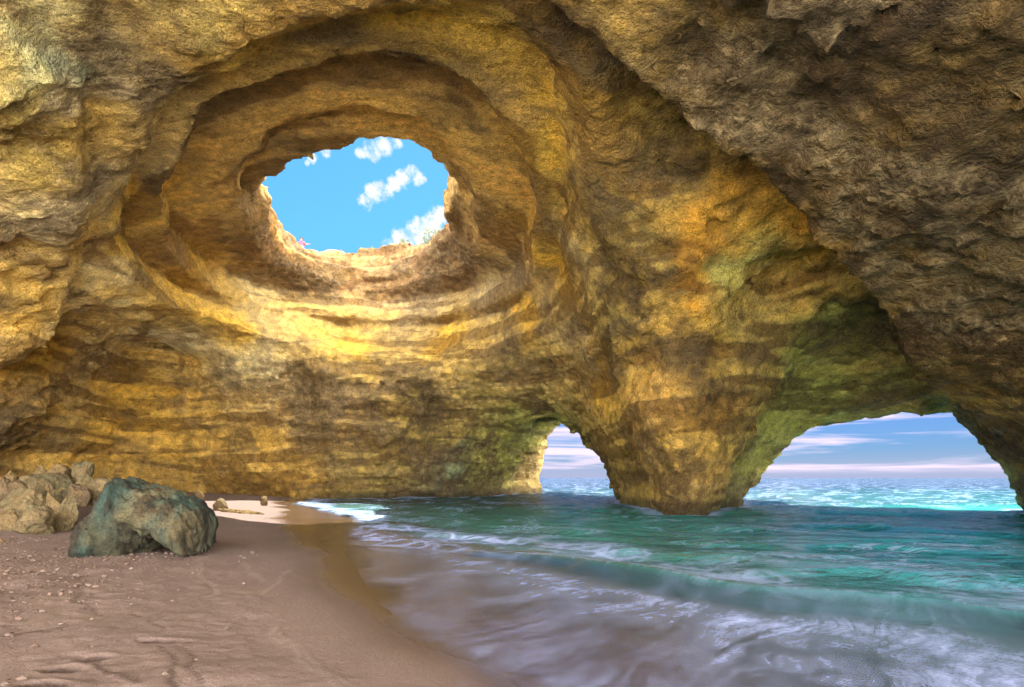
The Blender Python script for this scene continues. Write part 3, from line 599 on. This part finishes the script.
# ------------------------------------------------------------------ fallen rocks
def ico(sub):
    bm = bmesh.new(); bmesh.ops.create_icosphere(bm, subdivisions=sub, radius=1)
    v = np.array([x.co[:] for x in bm.verts]); f = np.array([[l.index for l in p.verts] for p in bm.faces]); bm.free()
    return v, f
ICO5, ICO3, ICO1 = ico(5), ico(3), ico(1)
def rock_shape(seed, dims, rough=.08, ico_=ICO5, planes=9):
    r = np.random.RandomState(seed); v, f = ico_
    n = r.normal(size=(planes, 3)); n /= np.linalg.norm(n, axis=1)[:, None]
    n = np.r_[n, [[0, 0, -1]]]; h = np.r_[r.uniform(.62, .98, planes), [.8]]
    c = v@n.T; rad = np.where(c > .05, h[None]/np.maximum(c, .05), 9)
    k = 26; rr = -np.log(np.exp(-k*rad).sum(1)+math.exp(-k*1.35))/k
    o = seed*3.17
    rr = rr*(1+rough*fbm(v[:, 0]*1.6+o, v[:, 1]*1.6, v[:, 2]*1.6, 4, .6)+rough*.6*fbm(v[:, 0]*5+o, v[:, 1]*5, v[:, 2]*5, 3, .6, True))
    p = v*rr[:, None]
    p = (p-(p.max(0)+p.min(0))/2)/(p.max(0)-p.min(0))
    return p*np.array(dims), f
stone_mats = {
 'pale': rock_material('pale_limestone_block', .22, ((.14, .115, .055), .8, .25), 2.2, .25),
 'olive': rock_material('olive_limestone_block', .22, ((.08, .073, .034), .8, .25), 2.2, .25),
 'gold': rock_material('golden_limestone_block', .22, ((.15, .10, .038), .7, .2), 2.2, .25),
 'pink': rock_material('pinkish_limestone_block', .22, ((.12, .08, .048), .7, .15), 2.2, .25),
 'dark': rock_material('dark_limestone_block', .22, ((.10, .07, .04), .8, .1), 2.2, .25)}
def stone(cx, cy, w, h, Y, mat, label, group=None, seed=0, rot=0, tilt=0, deep=1.25, thick=.9, name='rock', cat='rock', sub=ICO5):
    s = Y/512; W_, H_ = w*s, h*s*deep
    x, y, z = P(cx, cy+h*(deep-1)/2, Y)
    p, f = rock_shape(seed, (W_*1.02, W_*thick, H_*1.02), ico_=sub)
    o = mesh_obj(name, p, f, stone_mats[mat]); o.location = (x, y, z); o.rotation_euler = (0, math.radians(tilt), 0)
    return tag(o, label, cat, group)
PILE = 'fallen rocks heaped by the left cave wall'
stone(34, 519, 38, 29, 9.8, 'pale', 'angular pale rock standing lowest at the front of the rock pile', PILE, 3, deep=1.15)
stone(11, 522, 27, 26, 10.1, 'gold', 'yellow brown rock leaning against the left of the front rock', PILE, 5, tilt=-25, deep=1.15)
stone(67, 513, 22, 34, 10.5, 'pale', 'tall narrow pale rock between the pile and the big green boulder', PILE, 8, tilt=14, deep=1.1)
stone(2, 514, 17, 19, 10.9, 'pink', 'pinkish rock cut by the left edge of the photo', PILE, 12, deep=1.3)
stone(29, 499, 44, 25, 11.2, 'pale', 'wide pale rock lying across the middle of the rock pile', PILE, 14, tilt=-4, deep=1.5)
stone(56, 502, 18, 19, 10.9, 'gold', 'small blocky rock wedged right of the wide middle rock', PILE, 17, deep=1.5)
stone(46, 483, 42, 23, 12.2, 'olive', 'large olive slab tilting down to the right in the upper pile', PILE, 21, tilt=18, deep=1.5)
stone(22, 486, 27, 12, 11.9, 'dark', 'dark shaded rock tucked under the olive slab', PILE, 23, deep=1.8)
stone(77, 490, 22, 13, 11.6, 'pink', 'pinkish tan rock low between the tall rock and the boulder', PILE, 25, deep=1.9)
stone(84, 481, 16, 14, 12.0, 'pale', 'rounded pale rock just below the round green topmost rock', PILE, 28, deep=1.7)
stone(4, 485, 20, 17, 11.9, 'pink', 'pinkish rock at the far left of the upper pile', PILE, 31, deep=1.6)
stone(41, 470, 11, 12, 13.2, 'gold', 'small yellow block perched on top of the olive slab', PILE, 34, deep=1.5, sub=ICO3)
stone(83, 469, 19, 17, 12.8, 'olive', 'round greenish rock topmost at the right of the pile', PILE, 37, deep=1.5)
stone(60, 473, 22, 17, 13.2, 'gold', 'tan rock on the pile ridge between yellow block and round green rock', PILE, 40, tilt=20, deep=1.6)
stone(8, 476, 16, 11, 13.2, 'gold', 'tan block highest at the left end of the pile', PILE, 43, deep=1.7)
stone(106, 484, 28, 13, 12.2, 'pale', 'pale rock showing above the left shoulder of the green boulder', PILE, 46, deep=2.2)
stone(155, 493, 30, 11, 12.6, 'pale', 'low pale rock behind the middle of the green boulder', PILE, 49, deep=2.0)
stone(178, 497, 24, 11, 14.5, 'gold', 'sloping yellow rock behind the right end of the green boulder', None, 52, tilt=12, deep=1.8)
stone(1, 544, 10, 12, 8.6, 'gold', 'small orange brown rock on the sand at the left photo edge', None, 55, deep=1.3, sub=ICO3)
stone(194, 500, 7, 4, 17.5, 'dark', 'tiny dark stone on the far sand behind the boulder', None, 58, deep=1.6, sub=ICO3)
stone(220, 502, 14, 9, 18.5, 'pale', 'pale knobbly stone at the left end of the flat ledge', None, 61, deep=1.6)
stone(200, 493, 8, 7, 23, 'gold', 'small pointed yellow stone far back near the wall foot', None, 64, deep=1.5, sub=ICO3)
stone(264, 500, 8, 8, 24, 'gold', 'small pointed stone beside the far end of the foam', None, 67, deep=1.5, sub=ICO3)
stone(190, 507, 10, 5, 15.5, 'pale', 'small flat pale stone right behind the boulder', None, 70, deep=1.6, sub=ICO3)
# the long low ledge on the sand
lp, lf = rock_shape(77, (1.9, .55, .34), .22, planes=14)
lo = mesh_obj('rock_ledge', lp, lf, stone_mats['gold']); lo.location = P(243, 514, 17.3); lo.rotation_euler = (0, math.radians(7), math.radians(-8))
tag(lo, 'long low yellow brown rock ledge half buried in the sand', 'rock')

# ------------------------------------------------------------------ the big boulder
OUT = [(64,556),(65,542),(70,520),(80,500),(90,486),(104,478),(122,482),(142,487),(160,489),(172,494),(188,501),(204,513),(211,529),(207,545),(209,556),(196,557),(180,546),(164,537),(155,541),(148,552),(136,556),(100,562)]
BY = 8.1; ox = np.array([((p[0]-512)/512*BY, EYE+(478-p[1])/512*BY) for p in OUT])
bx = np.arange(ox[:, 0].min()-.15, ox[:, 0].max()+.15, .021); by = np.arange(BY-1.0, BY+1.1, .026); bz = np.arange(ox[:, 1].min()-.12, ox[:, 1].max()+.12, .021)
BX, BZ = np.meshgrid(bx, bz, indexing='ij')
ins = np.zeros(BX.shape, bool); dd = np.full(BX.shape, 9.0)
for (x0, z0), (x1, z1) in zip(ox, np.roll(ox, -1, 0)):
    t_ = np.clip(((BX-x0)*(x1-x0)+(BZ-z0)*(z1-z0))/((x1-x0)**2+(z1-z0)**2), 0, 1)
    dd = np.minimum(dd, np.hypot(BX-x0-t_*(x1-x0), BZ-z0-t_*(z1-z0)))
    cr_ = ((z0 > BZ) != (z1 > BZ)) & (BX < (x1-x0)*(BZ-z0)/np.where(z1 == z0, 1e-9, z1-z0)+x0); ins ^= cr_
dp = np.where(ins, dd, -dd)
BXX, BYY, BZZ = np.meshgrid(bx, by, bz, indexing='ij')
yc = BY+.12+.15*(BZZ-.3)+.10*np.clip((BXX+5.9), -1, 1)
vv = (BYY-yc)/.80
fld = dp[:, None, :]-.32*vv**4-.06
g = .04*fbm(BXX*2.2, BYY*2.2, BZZ*1.5, 4, .58)+.04*fbm(BXX*4.5+BZZ*1.2, BYY*4, BZZ*1.8, 3, .6, True)
g -= .14*np.exp(-((BXX+.28*BZZ+5.80)/.10)**2)*sstep(BY+.2, BY-.3, BYY)
g += .12*np.exp(-((BXX+.25*BZZ+6.45)/.22)**2)*sstep(BY+.1, BY-.4, BYY)
cutf = (BXX+6.80+.30*(BYY-BY)-.40*(BZZ-.2))*.8          # the flat broken left face
for pn, ph in (((-.25, -.9, .3), .60), ((.45, -.8, .35), .74), ((.33, -.05, .94), .60), ((.1, -.75, .65), .70), ((.8, -.5, .2), 1.02)):
    pn = np.array(pn)/np.linalg.norm(pn); fld = np.minimum(fld, ph-(pn[0]*(BXX+5.9)+pn[1]*(BYY-BY)+pn[2]*(BZZ-.55)))
fld = np.minimum(fld+g, cutf+.5*g)
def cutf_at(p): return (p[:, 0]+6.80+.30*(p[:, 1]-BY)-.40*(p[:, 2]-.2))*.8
bco, bq = surface_nets(fld.astype(np.float32), bx, by, bz)
btn = np.array([.026, .026, .015])[None]*np.ones((len(bco), 1))
k1 = sstep(-.6, .6, fbm(bco[:, 0]*1.7, bco[:, 1]*1.7, bco[:, 2]*1.7+4, 3))[:, None]
btn = btn*(1-k1)+np.array([.018, .032, .025])*k1
k2 = np.exp(-((bco[:, 0]+5.60)/.20)**2)[:, None]*.5; btn = btn*(1-k2)+np.array([.08, .068, .033])*k2
k3 = sstep(-5.35, -5.0, bco[:, 0])[:, None]*sstep(1.0, .5, bco[:, 2])[:, None]*.4; btn = btn*(1-k3)+np.array([.055, .041, .02])*k3
bmat = rock_material('green_stained_limestone', .20, None, 2.4, .15)
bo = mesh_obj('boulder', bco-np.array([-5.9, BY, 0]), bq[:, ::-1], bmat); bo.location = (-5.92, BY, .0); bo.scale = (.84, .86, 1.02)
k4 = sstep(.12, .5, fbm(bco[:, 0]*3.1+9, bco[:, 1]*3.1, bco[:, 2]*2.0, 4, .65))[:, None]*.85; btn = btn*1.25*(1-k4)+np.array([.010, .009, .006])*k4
shade_ = (sstep(.05, .0, cutf_at(bco))*.85)[:, None]; btn = btn*(1-shade_)+np.array([.022, .016, .010])*shade_  # shade of the left face is painted into the tint
attr(bo, 'bed', np.full(len(bco), .5)); attr(bo, 'stain', .5+.36*fbm(bco[:, 0]*1.6, bco[:, 1]*1.6, bco[:, 2]*1.6, 4, .68))
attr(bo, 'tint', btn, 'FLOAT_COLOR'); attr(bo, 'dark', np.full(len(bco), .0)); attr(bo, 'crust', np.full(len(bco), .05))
tag(bo, 'big green stained boulder on the sand, shade painted on its flat left face', 'boulder')

# ------------------------------------------------------------------ gravel on the trampled sand
r = np.random.RandomState(4); pv, pf = ICO1
allv, allf = [], []
n = 0
while n < 1500:
    x = r.uniform(-9.5, -1.2); y = r.uniform(2.6, 9.2)
    k = float(sstep(0, 1.8, np.array([-x-2.4-.25*y+r.normal(0, .5)]))[0])
    if r.rand() > k*.95+.012: continue
    if polyline_sd(np.array([x]), np.array([y]), WETL)[0] < .5: continue
    if x/y < -1.08: continue
    z = float(sand_z(np.array([x]), np.array([y]))[0]); s = .006+.020*r.rand()**3
    q_ = pv*np.array([s*r.uniform(.8, 1.5), s*r.uniform(.8, 1.4), s*r.uniform(.5, .9)])*(1+.25*r.normal(size=(len(pv), 1)))
    allv.append(q_+np.array([x, y, z+.012])); allf.append(pf+n*len(pv)); n += 1
pm, t, b, out = material('gravel_stone')
pn = t.noise(t.new('ShaderNodeTexCoord').outputs['Object'], 9, 2, .5)
t.put(b.inputs['Base Color'], t.ramp(pn, [(.35, (.05, .03, .022)), (.5, (.14, .085, .06)), (.64, (.13, .10, .08))])); b.inputs['Roughness'].default_value = .8
tag(mesh_obj('gravel', np.concatenate(allv), np.concatenate(allf), pm, smooth=False), 'scattered dark and pale pebbles on the sand at the left', 'gravel', kind='stuff')

# ------------------------------------------------------------------ on the cliff top, round the sky hole
def top_at(x, y):
    i = min(np.searchsorted(gx, x), nx-1); j = min(np.searchsorted(gy, y), ny-1)
    k = np.nonzero(V[i, j] < 0)[0]
    return float(gz[k[-1]]) if len(k) else 15.0
def rim_spot(px, py, back):
    """point on the cliff top a little behind the rim that shows at this pixel"""
    for Y in np.arange(20, 40, .1):
        x, y, z = P(px, py, Y)
        if abs(V[min(np.searchsorted(gx, x), nx-1), min(np.searchsorted(gy, y), ny-1), min(np.searchsorted(gz, z), nz-1)]) < 3 and V[min(np.searchsorted(gx, x), nx-1), min(np.searchsorted(gy, y), ny-1), min(np.searchsorted(gz, z), nz-1)] < 0:
            Y += back; x = (px-512)/512*Y
            return x, Y, top_at(x, Y)
    Y = 34; x = (px-512)/512*Y
    return x, Y, top_at(x, Y)
lm, t, b, out = material('shrub_leaf')
t.put(b.inputs['Base Color'], t.mix(t.noise(t.new('ShaderNodeTexCoord').outputs['Object'], 8, 2, .5), (.045, .075, .02), (.13, .17, .05))); b.inputs['Roughness'].default_value = .7
sm, t, b, out = material('shrub_stem'); b.inputs['Base Color'].default_value = (.10, .07, .04, 1); b.inputs['Roughness'].default_value = .9
def shrub(px, py, back, size, seed, label):
    x, y, z = rim_spot(px, py, back)
    e = bpy.data.objects.new('shrub', None); COL.objects.link(e); e.location = (x, y, z-.05)
    tag(e, label, 'shrub', 'shrubs along the rim of the sky hole')
    r = np.random.RandomState(seed); vs, fs = [], []
    clumps = r.normal(size=(9, 3))*np.array([.34, .30, .16])*size+np.array([0, 0, .42*size])
    for i in range(520):
        c = clumps[r.randint(9)]+r.normal(size=3)*.11*size; c[2] = max(c[2], .03)
        a = r.normal(size=3); a /= np.linalg.norm(a); bb = np.cross(a, r.normal(size=3)); bb /= np.linalg.norm(bb); l = .055*size*r.uniform(.7, 1.4)
        k = len(vs); vs += [c-a*l, c+bb*l*.45, c+a*l, c-bb*l*.45]; fs.append((k, k+1, k+2, k+3))
    mesh_obj('foliage', np.array(vs), np.array(fs), lm, e, False)
    vs, fs = [], []
    for c in clumps:
        k = len(vs); d_ = np.array([.012, 0, 0])*size; d2 = np.array([0, .012, 0])*size; o_ = np.array([0, 0, 0])
        vs += [o_-d_*1.6, o_+d2*1.6, o_+d_*1.6, c-d_, c+d2, c+d_]; fs += [(k, k+1, k+4, k+3), (k+1, k+2, k+5, k+4), (k+2, k, k+3, k+5)]
    mesh_obj('stem', np.array(vs), np.array(fs), sm, e)
shrub(430, 243, .9, 1.0, 1, 'largest grey green shrub on the lower right rim of the sky hole')
shrub(404, 251, .8, .6, 2, 'small shrub left of the largest one on the lower right rim')
shrub(374, 258, .7, .45, 3, 'low green tuft at the lowest point of the sky hole rim')
shrub(277, 208, .5, .7, 4, 'green tuft on the far left rim of the sky hole')

# the person looking down from the rim
def person(px, py, back):
    x, y, z = rim_spot(px, py, back)
    me = bpy.data.meshes.new('person')
    # crouching figure, facing the hole (towards -Y), leaning to its left
    J = [((0, .05, .34), .13), ((0, 0, .52), .12), ((0, -.06, .74), .135), ((0, -.08, .86), .06), ((0, -.10, .92), .055), ((0, -.12, 1.02), .092), ((0, -.11, 1.12), .075),
         ((-.17, -.06, .80), .06), ((-.25, -.18, .58), .043), ((-.20, -.38, .46), .035), ((-.19, -.45, .42), .028),
         ((.17, -.06, .80), .06), ((.38, -.14, .66), .043), ((.58, -.24, .62), .035), ((.66, -.27, .62), .028),
         ((-.11, 0, .32), .105), ((-.18, -.36, .44), .075), ((-.16, -.16, .08), .05), ((-.16, -.32, .03), .042),
         ((.11, 0, .32), .105), ((.18, -.36, .44), .075), ((.16, -.16, .08), .05), ((.16, -.32, .03), .042)]
    E = [(0, 1), (1, 2), (2, 3), (3, 4), (4, 5), (5, 6), (2, 7), (7, 8), (8, 9), (9, 10), (2, 11), (11, 12), (12, 13), (13, 14), (0, 15), (15, 16), (16, 17), (17, 18), (0, 19), (19, 20), (20, 21), (21, 22)]
    me.from_pydata([j[0] for j in J], E, [])
    o = bpy.data.objects.new('person', me); COL.objects.link(o); o.location = (x, y, z-.03)
    sk = o.modifiers.new('skin', 'SKIN'); ly = me.skin_vertices[0].data if me.skin_vertices else None
    if ly is None:
        bpy.context.view_layer.objects.active = o; o.select_set(True)
        bpy.ops.mesh.customdata_skin_add(); ly = me.skin_vertices[0].data
    for i, (c, rr) in enumerate(J): ly[i].radius = (rr, rr); ly[i].use_root = (i == 0)
    ss = o.modifiers.new('smooth', 'SUBSURF'); ss.levels = ss.render_levels = 2
    skm, t, b, out = material('skin'); b.inputs['Base Color'].default_value = (.24, .13, .085, 1); b.inputs['Roughness'].default_value = .6
    me.materials.append(skm)
    tag(o, 'person in a pink top crouching on the left rim of the sky hole', 'person')
    def piece(name, v, f, colr, rough=.85):
        m_, t, b, out = material(name+'_cloth'); t.put(b.inputs['Base Color'], t.mix(t.noise(t.new('ShaderNodeTexCoord').outputs['Object'], 14, 3, .6), tuple(c*.7 for c in colr), colr)); b.inputs['Roughness'].default_value = rough
        return mesh_obj(name, v, f, m_, o)
    v, f = ICO3
    hv = v*np.array([.108, .115, .105])+np.array([0, -.095, 1.085]); hv[:, 2] = np.maximum(hv[:, 2], 1.03+.08*(hv[:, 1] < -.15)-.12*(hv[:, 1] > -.06)); piece('hair', hv, f, (.025, .016, .012))
    # top: a fitted tube round the trunk with short sleeves
    def tube(pts, rad, n=14):
        vs = []; fs = []
        for i, (p, rr) in enumerate(zip(pts, rad)):
            d_ = np.array(pts[min(i+1, len(pts)-1)])-np.array(pts[max(i-1, 0)]); d_ = d_/np.linalg.norm(d_)
            a = np.cross(d_, [0, 1, .2]); a /= np.linalg.norm(a); c = np.cross(d_, a)
            for k in range(n):
                th = 2*math.pi*k/n; vs.append(np.array(p)+rr[0]*math.cos(th)*a+rr[1]*math.sin(th)*c)
        for i in range(len(pts)-1):
            for k in range(n): fs.append((i*n+k, i*n+(k+1) % n, (i+1)*n+(k+1) % n, (i+1)*n+k))
        return vs, fs
    vs, fs = tube([(0, .05, .36), (0, 0, .52), (0, -.05, .70), (0, -.07, .82), (0, -.08, .88)], [(.185, .165), (.175, .15), (.21, .16), (.16, .12), (.085, .08)])
    for s in (-1, 1):
        pts = [(s*.10, -.06, .81), (s*.18, -.07, .79), (s*(.22 if s < 0 else .29), -.13, .68 if s < 0 else .72)]
        v2, f2 = tube(pts, [(.095, .095), (.085, .085), (.070, .070)]); k = len(vs); vs += v2; fs += [tuple(i+k for i in q_) for q_ in f2]
    piece('top', np.array(vs), np.array(fs), (.26, .045, .075))
    vs, fs = [], []
    for s in (-1, 1):
        v2, f2 = tube([(s*.07, .06, .36), (s*.12, -.06, .34), (s*.18, -.36, .45), (s*.175, -.30, .32), (s*.165, -.2, .16)], [(.14, .14), (.125, .125), (.10, .10), (.085, .085), (.075, .075)]); k = len(vs); vs += v2; fs += [tuple(i+k for i in q_) for q_ in f2]
    piece('trousers', np.array(vs), np.array(fs), (.06, .07, .14))
    hd = []
    for k in range(4):
        vs, fs = tube([(.67, -.27, .635-.013*k), (.70, -.285, .638-.014*k), (.735-.006*abs(k-1.3), -.30, .632-.016*k)], [(.010, .010), (.0095, .0095), (.007, .007)], 6)
        hd.append((vs, fs))
    hd.append(tube([(.66, -.285, .63), (.675, -.32, .64), (.69, -.34, .645)], [(.011, .011), (.010, .010), (.008, .008)], 6))
    vs, fs = [], []
    for v2, f2 in hd: k = len(vs); vs += v2; fs += [tuple(i+k for i in q_) for q_ in f2]
    hm = mesh_obj('fingers', np.array(vs), np.array(fs), skm, o)
    for nm, vv2, ff2, m_ in (('nose', v*np.array([.014, .02, .022])+np.array([0, -.212, 1.03]), f, skm),):
        mesh_obj(nm, vv2, ff2, m_, o)
    for s in (-1, 1):
        e_ = mesh_obj('eye', v*.012+np.array([s*.034, -.198, 1.055]), f, bpy.data.materials['hair_cloth'], o)
    return o
person(302, 247, 2.6)
# a scrap of red cloth behind the boulder
cv, cf = rock_shape(91, (.14, .10, .07), .3, ICO3)
rm, t, b, out = material('red_cloth'); b.inputs['Base Color'].default_value = (.55, .05, .06, 1); b.inputs['Roughness'].default_value = .9
rc = mesh_obj('cloth', cv, cf, rm); rc.location = P(138, 486.5, 12.4)
tag(rc, 'small crumpled red cloth on the pale rocks behind the boulder', 'cloth')
